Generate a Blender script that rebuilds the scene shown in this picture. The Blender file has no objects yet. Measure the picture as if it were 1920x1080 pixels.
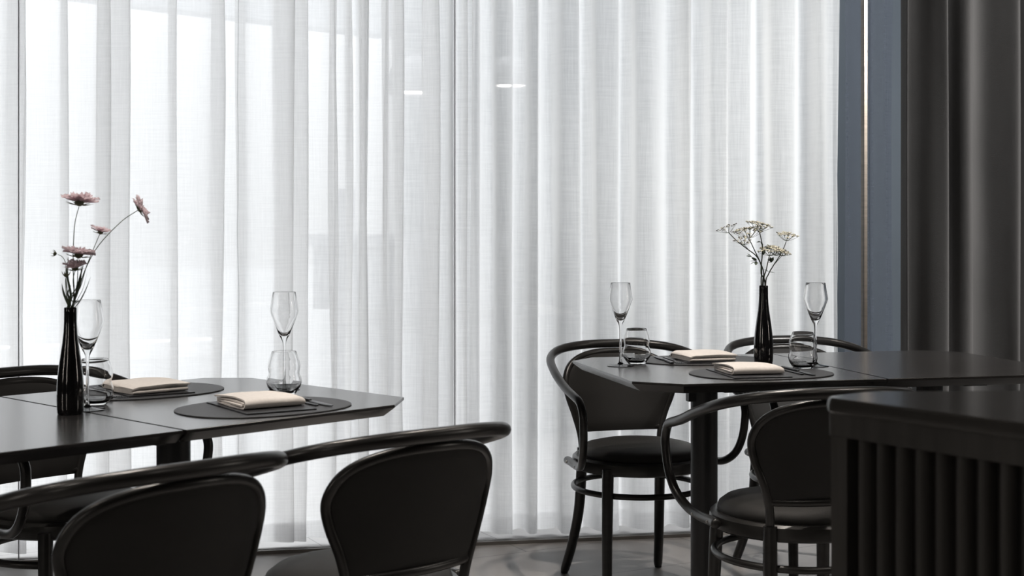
import bpy, math, random
from mathutils import Vector, Matrix
R = math.radians
C = bpy.context.scene.collection
sc = bpy.context.scene

# ------------------------------------------------------------------ camera, sky, lights, exposure
EYE, HOR, FOC = 1.13, 428.0, 2600.0
cam = bpy.data.objects.new('camera', bpy.data.cameras.new('camera'))
C.objects.link(cam)
cam.location = (0, 0, EYE)
cam.rotation_euler = (R(90), 0, 0)
cam.data.sensor_width = 36.0
cam.data.lens = FOC * 36.0 / 1920.0
cam.data.shift_y = -(540 - HOR) / 1920.0
cam.data.clip_start = 0.05
cam.data.dof.use_dof = True
cam.data.dof.focus_distance = 3.85
cam.data.dof.aperture_fstop = 6.3
sc.camera = cam

w = bpy.data.worlds.new('overcast_sky')
sc.world = w
w.use_nodes = True
bg = w.node_tree.nodes['Background']
bg.inputs[0].default_value = (0.965, 0.978, 1.0, 1)
# overcast sky: three times brighter overhead than at the horizon
nt_ = w.node_tree
tc_ = nt_.nodes.new('ShaderNodeTexCoord')
sx_ = nt_.nodes.new('ShaderNodeSeparateXYZ'); nt_.links.new(tc_.outputs['Generated'], sx_.inputs[0])
mr_ = nt_.nodes.new('ShaderNodeMapRange')
mr_.inputs['From Min'].default_value = 0.0; mr_.inputs['From Max'].default_value = 1.0
mr_.inputs['To Min'].default_value = 0.85; mr_.inputs['To Max'].default_value = 5.1
nt_.links.new(sx_.outputs['Z'], mr_.inputs[0]); nt_.links.new(mr_.outputs[0], bg.inputs[1])

sc.view_settings.view_transform = 'Standard'
sc.view_settings.look = 'None'
sc.view_settings.exposure = 0.0
sc.view_settings.gamma = 1.0
sc.view_settings.use_curve_mapping = False
sc.cycles.use_denoising = True
sc.cycles.transparent_max_bounces = 32
sc.cycles.max_bounces = 14
sc.cycles.transmission_bounces = 14
sc.cycles.sample_clamp_indirect = 6.0

def lamp(name, kind, loc, energy, col=(1, 0.86, 0.72), rot=(0, 0, 0), **kw):
    d = bpy.data.lights.new(name, kind)
    d.energy = energy
    d.color = col
    for k, v in kw.items():
        setattr(d, k, v)
    o = bpy.data.objects.new(name, d)
    o.location = loc
    o.rotation_euler = rot
    C.objects.link(o)
    return o

def aim(loc, to):
    return (Vector(to) - Vector(loc)).to_track_quat('-Z', 'Y').to_euler()
# ceiling downlights of the dining room
WARM = (1, 0.91, 0.82)
for (x, y, e) in ((-1.9, 1.9, 30), (1.9, 3.1, 35), (-1.2, 0.6, 30), (1.5, 1.2, 32), (0.1, -0.8, 36), (2.6, 0.2, 36), (-2.6, -0.4, 30)):
    lamp('downlight', 'SPOT', (x, y, 2.74), e, WARM, spot_size=R(112), spot_blend=0.6, shadow_soft_size=0.035)
# two narrow ones over each laid table
for (x, y, e) in ((0.50, 3.45, 110), (0.75, 3.95, 60), (-0.55, 2.75, 75), (-0.95, 3.05, 45)):
    lamp('table_downlight', 'SPOT', (x, y, 2.74), e, WARM, spot_size=R(70), spot_blend=0.5, shadow_soft_size=0.03)
# unseen light strips by side and rear walls, added for upright highlights on vases
for (x, y, rz) in ((-3.93, 0.5, -90), (3.93, 2.4, 90), (-2.35, -2.93, 0)):
    lamp('added_highlight_strip', 'AREA', (x, y, 1.55), 10, WARM, rot=(R(90), 0, R(rz)), shape='RECTANGLE', size=0.07, size_y=1.3)
# unseen tilted spot, added to brighten the charcoal curtain from the right
p_ = (3.2, 2.4, 2.73)
lamp('added_curtain_spot', 'SPOT', p_, 640, (1, 0.97, 0.94), rot=aim(p_, (2.0, 5.2, 1.15)), spot_size=R(56), spot_blend=0.7, shadow_soft_size=0.06)

# ------------------------------------------------------------------ materials
def mat(name, col, rough=0.5, metal=0.0, spec=0.5, coat=0.0, coat_rough=0.1, sheen=0.0, noise=None, bump=None):
    m = bpy.data.materials.new(name)
    m.use_nodes = True
    nt = m.node_tree
    b = nt.nodes['Principled BSDF']
    b.inputs['Base Color'].default_value = (*col, 1)
    b.inputs['Roughness'].default_value = rough
    b.inputs['Metallic'].default_value = metal
    b.inputs['Specular IOR Level'].default_value = spec
    b.inputs['Coat Weight'].default_value = coat
    b.inputs['Coat Roughness'].default_value = coat_rough
    b.inputs['Sheen Weight'].default_value = sheen
    tc = nt.nodes.new('ShaderNodeTexCoord')
    if noise:            # (scale vector, strength)
        mp = nt.nodes.new('ShaderNodeMapping')
        mp.inputs['Scale'].default_value = noise[0]
        n = nt.nodes.new('ShaderNodeTexNoise')
        n.inputs['Scale'].default_value = 1.0
        n.inputs['Detail'].default_value = 5
        nt.links.new(tc.outputs['Object'], mp.inputs[0])
        nt.links.new(mp.outputs[0], n.inputs['Vector'])
        r = nt.nodes.new('ShaderNodeMapRange')
        r.inputs['From Min'].default_value = 0.3
        r.inputs['From Max'].default_value = 0.7
        r.inputs['To Min'].default_value = 1 - noise[1]
        r.inputs['To Max'].default_value = 1 + noise[1]
        nt.links.new(n.outputs[0], r.inputs[0])
        mx = nt.nodes.new('ShaderNodeVectorMath')
        mx.operation = 'SCALE'
        mx.inputs[0].default_value = col
        nt.links.new(r.outputs[0], mx.inputs['Scale'])
        nt.links.new(mx.outputs[0], b.inputs['Base Color'])
    if bump:             # (scale vector, strength)
        mp2 = nt.nodes.new('ShaderNodeMapping')
        mp2.inputs['Scale'].default_value = bump[0]
        n2 = nt.nodes.new('ShaderNodeTexNoise')
        n2.inputs['Scale'].default_value = 1.0
        n2.inputs['Detail'].default_value = 3
        nt.links.new(tc.outputs['Object'], mp2.inputs[0])
        nt.links.new(mp2.outputs[0], n2.inputs['Vector'])
        bp = nt.nodes.new('ShaderNodeBump')
        bp.inputs['Strength'].default_value = bump[1]
        bp.inputs['Distance'].default_value = 0.002
        nt.links.new(n2.outputs[0], bp.inputs['Height'])
        nt.links.new(bp.outputs[0], b.inputs['Normal'])
    return m

M = {}
M['lacquer'] = mat('black_stained_beech', (0.016, 0.0155, 0.015), 0.32, spec=0.42, coat=0.10, coat_rough=0.2, noise=((12, 12, 60), 0.25))
M['uphol'] = mat('black_upholstery', (0.0135, 0.013, 0.0125), 0.62, spec=0.3, sheen=0.04, bump=((700, 700, 700), 0.25))
M['table'] = mat('black_oak_tabletop', (0.026, 0.025, 0.025), 0.26, spec=0.5, coat=0.26, coat_rough=0.15, noise=((3, 60, 30), 0.3), bump=((12, 160, 60), 0.03))
M['tabedge'] = mat('black_oak_edge', (0.03, 0.029, 0.028), 0.42, noise=((20, 80, 60), 0.3))
M['steel_black'] = mat('black_powder_coated_steel', (0.02, 0.021, 0.023), 0.42, bump=((400, 400, 400), 0.08))
M['screw'] = mat('nickel_screw', (0.45, 0.43, 0.40), 0.3, metal=1.0)
M['glide'] = mat('felt_glide', (0.03, 0.03, 0.03), 0.9)
M['vase'] = mat('glazed_black_ceramic', (0.006, 0.006, 0.007), 0.09, spec=0.6, coat=0.6, coat_rough=0.04)
M['mat'] = mat('charcoal_leather_placemat', (0.032, 0.033, 0.036), 0.5, spec=0.35, bump=((500, 500, 500), 0.35))
M['card'] = mat('black_card', (0.016, 0.017, 0.02), 0.45)
M['cutlery'] = mat('blackened_steel', (0.03, 0.03, 0.032), 0.32, metal=0.6)
M['napkin'] = mat('cream_linen', (0.82, 0.78, 0.745), 0.85, spec=0.2, sheen=0.2, noise=((120, 120, 120), 0.05), bump=((900, 900, 900), 0.4))
M['stem'] = mat('green_stem', (0.085, 0.11, 0.06), 0.6, noise=((30, 30, 30), 0.3))
M['stemdark'] = mat('dark_green_stem', (0.06, 0.075, 0.05), 0.6, noise=((30, 30, 30), 0.3))
M['leaf'] = mat('grey_green_leaf', (0.07, 0.10, 0.065), 0.6, noise=((40, 40, 40), 0.3))
M['petal'] = mat('dusty_pink_petal', (0.86, 0.76, 0.79), 0.7, sheen=0.2, noise=((60, 60, 60), 0.18))
def petal_mat():
    m = M['petal']; nt = m.node_tree; b = nt.nodes['Principled BSDF']
    t = nt.nodes.new('ShaderNodeBsdfTranslucent'); t.inputs[0].default_value = (0.95, 0.86, 0.89, 1)
    x = nt.nodes.new('ShaderNodeMixShader'); x.inputs[0].default_value = 0.6
    nt.links.new(b.outputs[0], x.inputs[1]); nt.links.new(t.outputs[0], x.inputs[2]); nt.links.new(x.outputs[0], nt.nodes['Material Output'].inputs[0])
petal_mat()
M['calyx'] = mat('olive_calyx', (0.16, 0.17, 0.10), 0.7, noise=((60, 60, 60), 0.3))
M['floret'] = mat('ivory_floret', (0.60, 0.58, 0.47), 0.7, noise=((90, 90, 90), 0.25))
M['seed'] = mat('dark_seed_tip', (0.07, 0.065, 0.055), 0.6)
M['bar'] = mat('black_stained_oak', (0.052, 0.050, 0.048), 0.5, spec=0.25, noise=((40, 40, 4), 0.25), bump=((160, 160, 12), 0.2))
M['bartop'] = mat('polished_black_worktop', (0.045, 0.043, 0.041), 0.17, spec=0.4, noise=((6, 6, 6), 0.2))
M['greycloth'] = mat('charcoal_wool_curtain', (0.10, 0.099, 0.099), 0.95, spec=0.15, sheen=0.25, noise=((8, 8, 3), 0.08), bump=((500, 500, 500), 0.6))
M['wallblue'] = mat('blue_grey_plaster', (0.075, 0.090, 0.108), 0.8, noise=((2, 2, 2), 0.06))
M['walldark'] = mat('charcoal_plaster', (0.05, 0.048, 0.046), 0.8, noise=((2, 2, 2), 0.08))
M['ceil'] = mat('warm_grey_ceiling', (0.16, 0.155, 0.15), 0.9, noise=((2, 2, 2), 0.05))
M['soffit'] = mat('white_soffit', (0.55, 0.57, 0.60), 0.85, noise=((2, 2, 2), 0.04))
M['brass'] = mat('brushed_bronze', (0.24, 0.21, 0.18), 0.36, metal=1.0, noise=((3, 3, 200), 0.15))
M['silicone'] = mat('grey_silicone_joint', (0.30, 0.31, 0.34), 0.5)
M['channel'] = mat('anodised_floor_channel', (0.20, 0.19, 0.18), 0.45, metal=0.5)
M['paving'] = mat('pale_outdoor_paving', (0.26, 0.265, 0.27), 0.9, noise=((1.5, 1.5, 1.5), 0.06))
M['kerb'] = mat('white_kerb_stone', (0.8, 0.8, 0.8), 0.9)
M['counter'] = mat('grey_lacquered_counter', (0.22, 0.23, 0.26), 0.6, noise=((4, 4, 4), 0.06))
M['shade'] = mat('grey_enamel_shade', (0.13, 0.135, 0.15), 0.4, noise=((4, 4, 4), 0.04))

def glow(name, col, s):
    m = bpy.data.materials.new(name)
    m.use_nodes = True
    nt = m.node_tree
    nt.nodes.remove(nt.nodes['Principled BSDF'])
    e = nt.nodes.new('ShaderNodeEmission')
    e.inputs[0].default_value = (*col, 1)
    e.inputs[1].default_value = s
    nt.links.new(e.outputs[0], nt.nodes['Material Output'].inputs[0])
    return m
M['bulb'] = glow('lit_bulb_diffuser', (1.0, 0.95, 0.88), 7.0)

# floor: large concrete tiles laid at an angle
def floor_mat():
    m = mat('grey_concrete_tile', (0.17, 0.165, 0.16), 0.40, spec=0.5, bump=((14, 14, 14), 0.04))
    nt = m.node_tree
    b = nt.nodes['Principled BSDF']
    tc = nt.nodes.new('ShaderNodeTexCoord')
    mp = nt.nodes.new('ShaderNodeMapping')
    mp.inputs['Rotation'].default_value = (0, 0, R(-28))
    mp.inputs['Location'].default_value = (0.08, 0.145, 0)
    nt.links.new(tc.outputs['Object'], mp.inputs[0])
    br = nt.nodes.new('ShaderNodeTexBrick')
    br.inputs['Scale'].default_value = 1.0
    br.inputs['Brick Width'].default_value = 1.2
    br.inputs['Row Height'].default_value = 0.4
    br.inputs['Mortar Size'].default_value = 0.002
    br.inputs['Mortar Smooth'].default_value = 0.2
    br.inputs['Color1'].default_value = (0.36, 0.35, 0.345, 1)
    br.inputs['Color2'].default_value = (0.31, 0.30, 0.297, 1)
    br.inputs['Mortar'].default_value = (0.10, 0.10, 0.10, 1)
    nt.links.new(mp.outputs[0], br.inputs['Vector'])
    n = nt.nodes.new('ShaderNodeTexNoise')
    n.inputs['Scale'].default_value = 3.5
    n.inputs['Detail'].default_value = 8
    nt.links.new(tc.outputs['Object'], n.inputs['Vector'])
    r = nt.nodes.new('ShaderNodeMapRange')
    r.inputs['To Min'].default_value = 0.7
    r.inputs['To Max'].default_value = 1.3
    nt.links.new(n.outputs[0], r.inputs[0])
    mx = nt.nodes.new('ShaderNodeVectorMath')
    mx.operation = 'SCALE'
    nt.links.new(br.outputs['Color'], mx.inputs[0])
    nt.links.new(r.outputs[0], mx.inputs['Scale'])
    nt.links.new(mx.outputs[0], b.inputs['Base Color'])
    return m
M['floor'] = floor_mat()

# sheer curtain cloth: threads scatter light, the gaps between them let it through (fewer gaps the steeper one looks)
def sheer(name, col, gap, diffuse=0.42):
    m = bpy.data.materials.new(name)
    m.use_nodes = True
    nt = m.node_tree
    nt.nodes.remove(nt.nodes['Principled BSDF'])
    out = nt.nodes['Material Output']
    N = nt.nodes.new
    L = nt.links.new
    geo = N('ShaderNodeNewGeometry')
    dot = N('ShaderNodeVectorMath'); dot.operation = 'DOT_PRODUCT'
    L(geo.outputs['Incoming'], dot.inputs[0]); L(geo.outputs['Normal'], dot.inputs[1])
    ab = N('ShaderNodeMath'); ab.operation = 'ABSOLUTE'; L(dot.outputs['Value'], ab.inputs[0])
    mxm = N('ShaderNodeMath'); mxm.operation = 'MAXIMUM'; L(ab.outputs[0], mxm.inputs[0]); mxm.inputs[1].default_value = 0.06
    inv = N('ShaderNodeMath'); inv.operation = 'DIVIDE'; inv.inputs[0].default_value = 1.0; L(mxm.outputs[0], inv.inputs[1])
    # weave: long horizontal slubs and fine vertical warp
    tc = N('ShaderNodeTexCoord')
    mp = N('ShaderNodeMapping'); mp.inputs['Scale'].default_value = (9, 9, 260); L(tc.outputs['Object'], mp.inputs[0])
    n1 = N('ShaderNodeTexNoise'); n1.inputs['Scale'].default_value = 1; n1.inputs['Detail'].default_value = 3; L(mp.outputs[0], n1.inputs['Vector'])
    mp2 = N('ShaderNodeMapping'); mp2.inputs['Scale'].default_value = (230, 230, 9); L(tc.outputs['Object'], mp2.inputs[0])
    n2 = N('ShaderNodeTexNoise'); n2.inputs['Scale'].default_value = 1; n2.inputs['Detail'].default_value = 2; L(mp2.outputs[0], n2.inputs['Vector'])
    ad = N('ShaderNodeMath'); ad.operation = 'ADD'; L(n1.outputs[0], ad.inputs[0]); L(n2.outputs[0], ad.inputs[1])
    rg = N('ShaderNodeMapRange'); rg.inputs['From Min'].default_value = 0.6; rg.inputs['From Max'].default_value = 1.4
    rg.inputs['To Min'].default_value = gap + 0.09; rg.inputs['To Max'].default_value = gap - 0.09
    L(ad.outputs[0], rg.inputs[0])
    pw = N('ShaderNodeMath'); pw.operation = 'POWER'; L(rg.outputs[0], pw.inputs[0]); L(inv.outputs[0], pw.inputs[1])
    d = N('ShaderNodeBsdfDiffuse'); d.inputs[0].default_value = (*col, 1)
    t = N('ShaderNodeBsdfTranslucent'); t.inputs[0].default_value = (*col, 1)
    m1 = N('ShaderNodeMixShader'); m1.inputs[0].default_value = 1 - diffuse; L(d.outputs[0], m1.inputs[1]); L(t.outputs[0], m1.inputs[2])
    tr = N('ShaderNodeBsdfTransparent')
    m2 = N('ShaderNodeMixShader'); L(pw.outputs[0], m2.inputs[0]); L(m1.outputs[0], m2.inputs[1]); L(tr.outputs[0], m2.inputs[2])
    L(m2.outputs[0], out.inputs[0])
    return m
M['sheer'] = sheer('white_linen_voile', (0.965, 0.962, 0.96), 0.22, 0.18)
M['hem'] = sheer('white_linen_hem', (0.93, 0.93, 0.935), 0.5, 0.35)
M['voile'] = sheer('smoke_grey_voile', (0.17, 0.19, 0.23), 0.5)

def pane_mat():
    m = bpy.data.materials.new('clear_partition_glass')
    m.use_nodes = True
    nt = m.node_tree
    nt.nodes.remove(nt.nodes['Principled BSDF'])
    f = nt.nodes.new('ShaderNodeFresnel'); f.inputs[0].default_value = 1.45
    t = nt.nodes.new('ShaderNodeBsdfTransparent'); t.inputs[0].default_value = (0.985, 0.992, 0.99, 1)
    g = nt.nodes.new('ShaderNodeBsdfGlossy'); g.inputs['Roughness'].default_value = 0.0
    mx = nt.nodes.new('ShaderNodeMixShader')
    nt.links.new(f.outputs[0], mx.inputs[0]); nt.links.new(t.outputs[0], mx.inputs[1]); nt.links.new(g.outputs[0], mx.inputs[2])
    nt.links.new(mx.outputs[0], nt.nodes['Material Output'].inputs[0])
    return m
M['pane'] = pane_mat()

def crystal():
    m = mat('clear_blown_glass', (1, 1, 1), 0.0)
    b = m.node_tree.nodes['Principled BSDF']
    b.inputs['Transmission Weight'].default_value = 1.0
    b.inputs['IOR'].default_value = 1.46
    return m
M['glass'] = crystal()

# ------------------------------------------------------------------ mesh helpers
def mesh(name, V, F, m, parent=None, smooth=True, angle=40):
    me = bpy.data.meshes.new(name)
    me.from_pydata([tuple(v) for v in V], [], F)
    me.validate()
    me.update()
    me.materials.append(m)
    if smooth:
        me.polygons.foreach_set('use_smooth', [True] * len(me.polygons))
        try:
            me.set_sharp_from_angle(angle=R(angle))
        except Exception:
            pass
    o = bpy.data.objects.new(name, me)
    C.objects.link(o)
    if parent is not None:
        o.parent = parent
    return o

class MB:
    def __init__(s):
        s.V, s.F = [], []
    def add(s, V, F):
        b = len(s.V)
        s.V += [Vector(v) for v in V]
        s.F += [tuple(i + b for i in f) for f in F]
        return s
    def build(s, name, m, parent=None, smooth=True, angle=40):
        return mesh(name, s.V, s.F, m, parent, smooth, angle)

def catmull(P, n=6, closed=False):
    P = [Vector(p) for p in P]
    out = []
    L = len(P)
    rng = range(L) if closed else range(L - 1)
    for i in rng:
        p0 = P[(i - 1) % L] if (closed or i > 0) else P[0] * 2 - P[1]
        p1 = P[i]
        p2 = P[(i + 1) % L]
        p3 = P[(i + 2) % L] if (closed or i + 2 < L) else P[-1] * 2 - P[-2]
        for k in range(n):
            t = k / n
            out.append(0.5 * ((2 * p1) + (p2 - p0) * t + (2 * p0 - 5 * p1 + 4 * p2 - p3) * t * t + (3 * p1 - p0 - 3 * p2 + p3) * t ** 3))
    if not closed:
        out.append(P[-1])
    return out

def tube(P, rad, seg=12, closed=False, n=6, cap=True, squash=1.0):
    """rad: number or list of radii at the control points"""
    if not isinstance(rad, (list, tuple)):
        rad = [rad] * len(P)
    PR = [(p[0], p[1], p[2], r) for p, r in zip(P, rad)]
    Q = catmull([Vector(q) for q in PR], n, closed) if n > 1 else [Vector(q) for q in PR]
    pts = [Vector(q[:3]) for q in Q]
    rs = [q[3] for q in Q]
    N = len(pts)
    V, F = [], []
    up = None
    if not closed and cap:   # rounded ends
        t0 = (pts[0] - pts[1]).normalized(); t1 = (pts[-1] - pts[-2]).normalized()
        r0, r1 = rs[0], rs[-1]
        pts = [pts[0] + t0 * r0 * 0.45, pts[0] + t0 * r0 * 0.3] + pts + [pts[-1] + t1 * r1 * 0.3, pts[-1] + t1 * r1 * 0.45]
        rs = [r0 * 0.45, r0 * 0.8] + rs + [r1 * 0.8, r1 * 0.45]
        N += 4
    for i in range(N):
        if closed:
            t = (pts[(i + 1) % N] - pts[i - 1]).normalized()
        else:
            a = pts[max(i - 1, 0)]; b = pts[min(i + 1, N - 1)]
            t = (b - a).normalized()
        if up is None:
            up = Vector((0, 0, 1)) if abs(t.z) < 0.9 else Vector((0, 1, 0))
        side = t.cross(up).normalized()
        up = side.cross(t).normalized()
        for k in range(seg):
            a = 2 * math.pi * k / seg
            V.append(pts[i] + side * math.cos(a) * rs[i] + up * math.sin(a) * rs[i] * squash)
    rings = N if closed else N - 1
    for i in range(rings):
        for k in range(seg):
            a = i * seg + k; b = i * seg + (k + 1) % seg
            c = ((i + 1) % N) * seg + (k + 1) % seg; d = ((i + 1) % N) * seg + k
            F.append((a, b, c, d))
    if not closed:
        F.append(tuple(reversed(range(seg))))
        F.append(tuple((N - 1) * seg + k for k in range(seg)))
    return V, F

def lathe(prof, seg=40, center=(0, 0, 0)):
    cx, cy, cz = center
    V, F = [], []
    idx = []
    for r, z in prof:
        if r < 1e-6:
            idx.append([len(V)]); V.append((cx, cy, cz + z))
        else:
            row = []
            for k in range(seg):
                a = 2 * math.pi * k / seg
                row.append(len(V)); V.append((cx + r * math.cos(a), cy + r * math.sin(a), cz + z))
            idx.append(row)
    for A, B in zip(idx[:-1], idx[1:]):
        for k in range(seg):
            k2 = (k + 1) % seg
            if len(A) == 1 and len(B) == 1: continue
            if len(A) == 1: F.append((A[0], B[k2], B[k]))
            elif len(B) == 1: F.append((A[k], A[k2], B[0]))
            else: F.append((A[k], A[k2], B[k2], B[k]))
    return V, F

def prism(layers):
    """layers: list of (list of xy, z) with equal counts, bottom to top"""
    V, F = [], []
    n = len(layers[0][0])
    for poly, z in layers:
        V += [(p[0], p[1], z) for p in poly]
    F.append(tuple(reversed(range(n))))
    for i in range(len(layers) - 1):
        for k in range(n):
            a = i * n + k; b = i * n + (k + 1) % n
            F.append((a, b, b + n, a + n))
    F.append(tuple((len(layers) - 1) * n + k for k in range(n)))
    return V, F

def inset(poly, d):
    n = len(poly); out = []
    for i in range(n):
        p0, p1, p2 = Vector(poly[i - 1][:2]), Vector(poly[i][:2]), Vector(poly[(i + 1) % n][:2])
        e1 = (p1 - p0).normalized(); e2 = (p2 - p1).normalized()
        n1 = Vector((-e1.y, e1.x)); n2 = Vector((-e2.y, e2.x))
        bis = (n1 + n2); bis = bis / max(bis.dot(n1), 0.2) if bis.length > 1e-6 else n1
        out.append((p1.x + bis.x * d, p1.y + bis.y * d))
    return out

def box(x0, x1, y0, y1, z0, z1):
    return prism([([(x0, y0), (x1, y0), (x1, y1), (x0, y1)], z0), ([(x0, y0), (x1, y0), (x1, y1), (x0, y1)], z1)])

def wallbox(a, b, t, z0, z1):
    """vertical slab from a to b in plan, thickness t to the left of a->b"""
    a = Vector(a); b = Vector(b); d = (b - a).normalized(); n = Vector((-d.y, d.x)) * t
    P = [a, b, b + n, a + n]
    P = [(p.x, p.y) for p in P]
    return prism([(P, z0), (P, z1)])

def empty(name, loc, rz=0):
    o = bpy.data.objects.new(name, None)
    o.empty_display_size = 0.1
    o.location = loc
    o.rotation_euler = (0, 0, rz)
    C.objects.link(o)
    return o

def tag(o, label=None, cat=None, group=None, kind=None):
    if label: o['label'] = label
    if cat: o['category'] = cat
    if group: o['group'] = group
    if kind: o['kind'] = kind
    return o

def struct(name, vf, m, label=None, smooth=False):
    o = mesh(name, vf[0], vf[1], m, None, smooth)
    o['kind'] = 'structure'
    if label: o['label'] = label
    return o

def copy_tree(o, parent=None, par=None):
    c = o.copy(); C.objects.link(c); c.parent = parent
    for ch in [x for x in KIDS.get(o.name, [])]:
        copy_tree(ch, c)
    return c
KIDS = {}
def index_kids(root):
    for o in C.objects:
        if o.parent is not None:
            KIDS.setdefault(o.parent.name, [])
            if o not in KIDS[o.parent.name]:
                KIDS[o.parent.name].append(o)

def at(px, py, z):
    """the point at height z on which the photograph shows pixel px, py"""
    s = (py - HOR) / (EYE - z)
    return Vector(((px - 960) / s, FOC / s, z))

# ------------------------------------------------------------------ room shell
GA = Vector((-0.203, 4.938)); GB = Vector((1.327, 5.21))       # joints of the glass partition
GU = (GB - GA).normalized(); GN = Vector((-GU.y, GU.x))         # along / away from the dining room
def gl(t, off=0.0):                                             # point on the partition line, t metres right of GA
    p = GA + GU * t + GN * off
    return (p.x, p.y)
H = 2.8
struct('floor', prism([([(-4, -3), (4, -3), (4, 7.6), (-0.6, 7.6), (-4, 4.25)], -0.05), ([(-4, -3), (4, -3), (4, 7.6), (-0.6, 7.6), (-4, 4.25)], 0.0)]), M['floor'], 'grey concrete tile floor')
cpoly = [(-4.1, -3.1), (4.1, -3.1), gl(4.38, 0.35), gl(-4.02, 0.35)]
struct('ceiling', prism([(cpoly, H), (cpoly, H + 0.1)]), M['ceil'])
struct('wall_left', box(-4.1, -4, -3, 4.3, 0, H), M['walldark'])
struct('wall_right', box(4, 4.1, -3, 7.6, 0, H), M['walldark'])
struct('wall_front', box(-4, 4, -3.1, -3, 0, H), M['walldark'])
struct('wall_back', wallbox((-0.63, 7.5), (4, 7.5), 0.12, 0, H), M['wallblue'], 'blue-grey wall beyond the sheer curtain')
struct('trim_1', wallbox((-0.63, 7.5), (-4.0, 4.22), -0.16, 2.17, H), M['soffit'], 'pale lintel above the daylight opening')
struct('floor_outside', prism([([(-26, -4), (-4.01, -4), (-4.01, 4.27), (-0.6, 7.62), (12, 7.62), (12, 40), (-26, 40)], -0.09), ([(-26, -4), (-4.01, -4), (-4.01, 4.27), (-0.6, 7.62), (12, 7.62), (12, 40), (-26, 40)], -0.03)]), M['paving'], 'pale paving outdoors beyond the sheer curtain')
struct('trim_2', wallbox((-9.5, 8.6), (-2.6, 12.6), 0.3, -0.03, 0.12), M['kerb'], 'white kerb outdoors')

# glass partition: panes, joints, bronze post, floor channel
joints = [-3.82, -3.10, -1.485, 0.0, 1.554, 2.9]
k = 0
for a, b in zip(joints[:-1], joints[1:]):
    k += 1
    struct('window_%d' % k, wallbox(gl(a + 0.004), gl(b - 0.004), 0.010, 0.012, H - 0.01), M['pane'], 'clear glass pane of the partition in front of the curtains')
for i, t in enumerate((-1.485, 0.0)):
    struct('trim_%d' % (3 + i), wallbox(gl(t - 0.0013), gl(t + 0.0013), 0.010, 0.012, H - 0.01), M['silicone'], 'thin grey joint between glass panes')
struct('trim_5', wallbox(gl(1.549, -0.004), gl(1.561, -0.004), 0.03, 0.0, H), M['brass'], 'slim bronze post at the end of the glass partition')
struct('trim_6', wallbox(gl(-3.85, -0.016), gl(2.9, -0.016), 0.045, 0.0, 0.012), M['channel'], 'metal floor channel of the glass partition')

# ------------------------------------------------------------------ curtains
rng = random.Random(7)
def px_to_t(px):
    """photo column -> metres along the curtain line (0.09 m behind the glass)"""
    k_ = (px - 960) / FOC
    p0 = GA + GN * 0.09
    # (p0 + GU t).x = k (p0 + GU t).y
    return (k_ * p0.y - p0.x) / (GU.x - k_ * GU.y)

def cloth_path(cps):
    """cps: (photo column, offset from the glass in metres)"""
    P = []
    for px, off in cps:
        p = GA + GN * off + GU * px_to_t(px)
        P.append(Vector((p.x, p.y, 0)))
    return P

def drape(name, P, m, z0, z1, rows, sub, parent=None, sway=0.004, seed=1, flare=0.0, base_wob=0.006):
    Q = catmull(P, sub)
    r = random.Random(seed)
    ph = [(r.uniform(0, 6.28), r.uniform(1.2, 4.0), r.uniform(0.5, 2.2)) for _ in range(5)]
    N = len(Q)
    V, F = [], []
    for j in range(rows + 1):
        f = j / rows
        z = z0 + (z1 - z0) * f
        for i, q in enumerate(Q):
            s = i / sub
            dx = sum(math.sin(a + b * z + c * s) for a, b, c in ph) / 5 * sway
            dy = sum(math.cos(a * 1.7 + b * z * 0.8 + c * s * 1.3) for a, b, c in ph) / 5 * sway
            zz = z
            if j == 0: zz += base_wob * (0.5 + 0.5 * math.sin(s * 1.9 + ph[0][0]))
            V.append((q.x + GU.x * dx + GN.x * dy, q.y + GU.y * dx + GN.y * dy, zz))
    for j in range(rows):
        for i in range(N - 1):
            a = j * N + i
            F.append((a, a + 1, a + N + 1, a + N))
    return mesh(name, V, F, m, parent, True, 180)

def pleats(spec, last):
    """spec: list of (x0, x1) bands where the cloth doubles back on itself"""
    out = []
    for (x0, x1, d0, d1) in spec:
        out += [(x1, d0), (x1 + 1.2, (d0 * 2 + d1) / 3), (x1 - 0.5, (d0 + d1) / 2), (x0 + 0.5, (d0 + d1) / 2 + 0.006), (x0 - 1.2, (d0 + d1 * 2) / 3 + 0.006), (x0, d1)]
    return out

# first panel: from outside the frame to the wavy selvedge near column 458
cp = [(-760 + 25 * q, 0.12 if q % 2 else 0.06) for q in range(20)] + [(-260, 0.10), (-225, 0.06), (-190, 0.12), (-150, 0.07), (-100, 0.12), (-60, 0.07)]
cp += [(-20, 0.10), (8, 0.075)] + pleats([(19, 45, 0.055, 0.105)], 0) + [(80, 0.115)]
cp += pleats([(115, 124, 0.085, 0.105)], 0) + [(150, 0.115)]
cp += pleats([(185, 203, 0.07, 0.10), (209, 241, 0.06, 0.11)], 0) + [(280, 0.115)]
cp += pleats([(321, 329, 0.08, 0.10)], 0) + [(365, 0.11)]
cp += pleats([(400, 415, 0.07, 0.105)], 0) + [(440, 0.10), (452, 0.085), (459, 0.08)]
P1 = cloth_path(cp)
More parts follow.
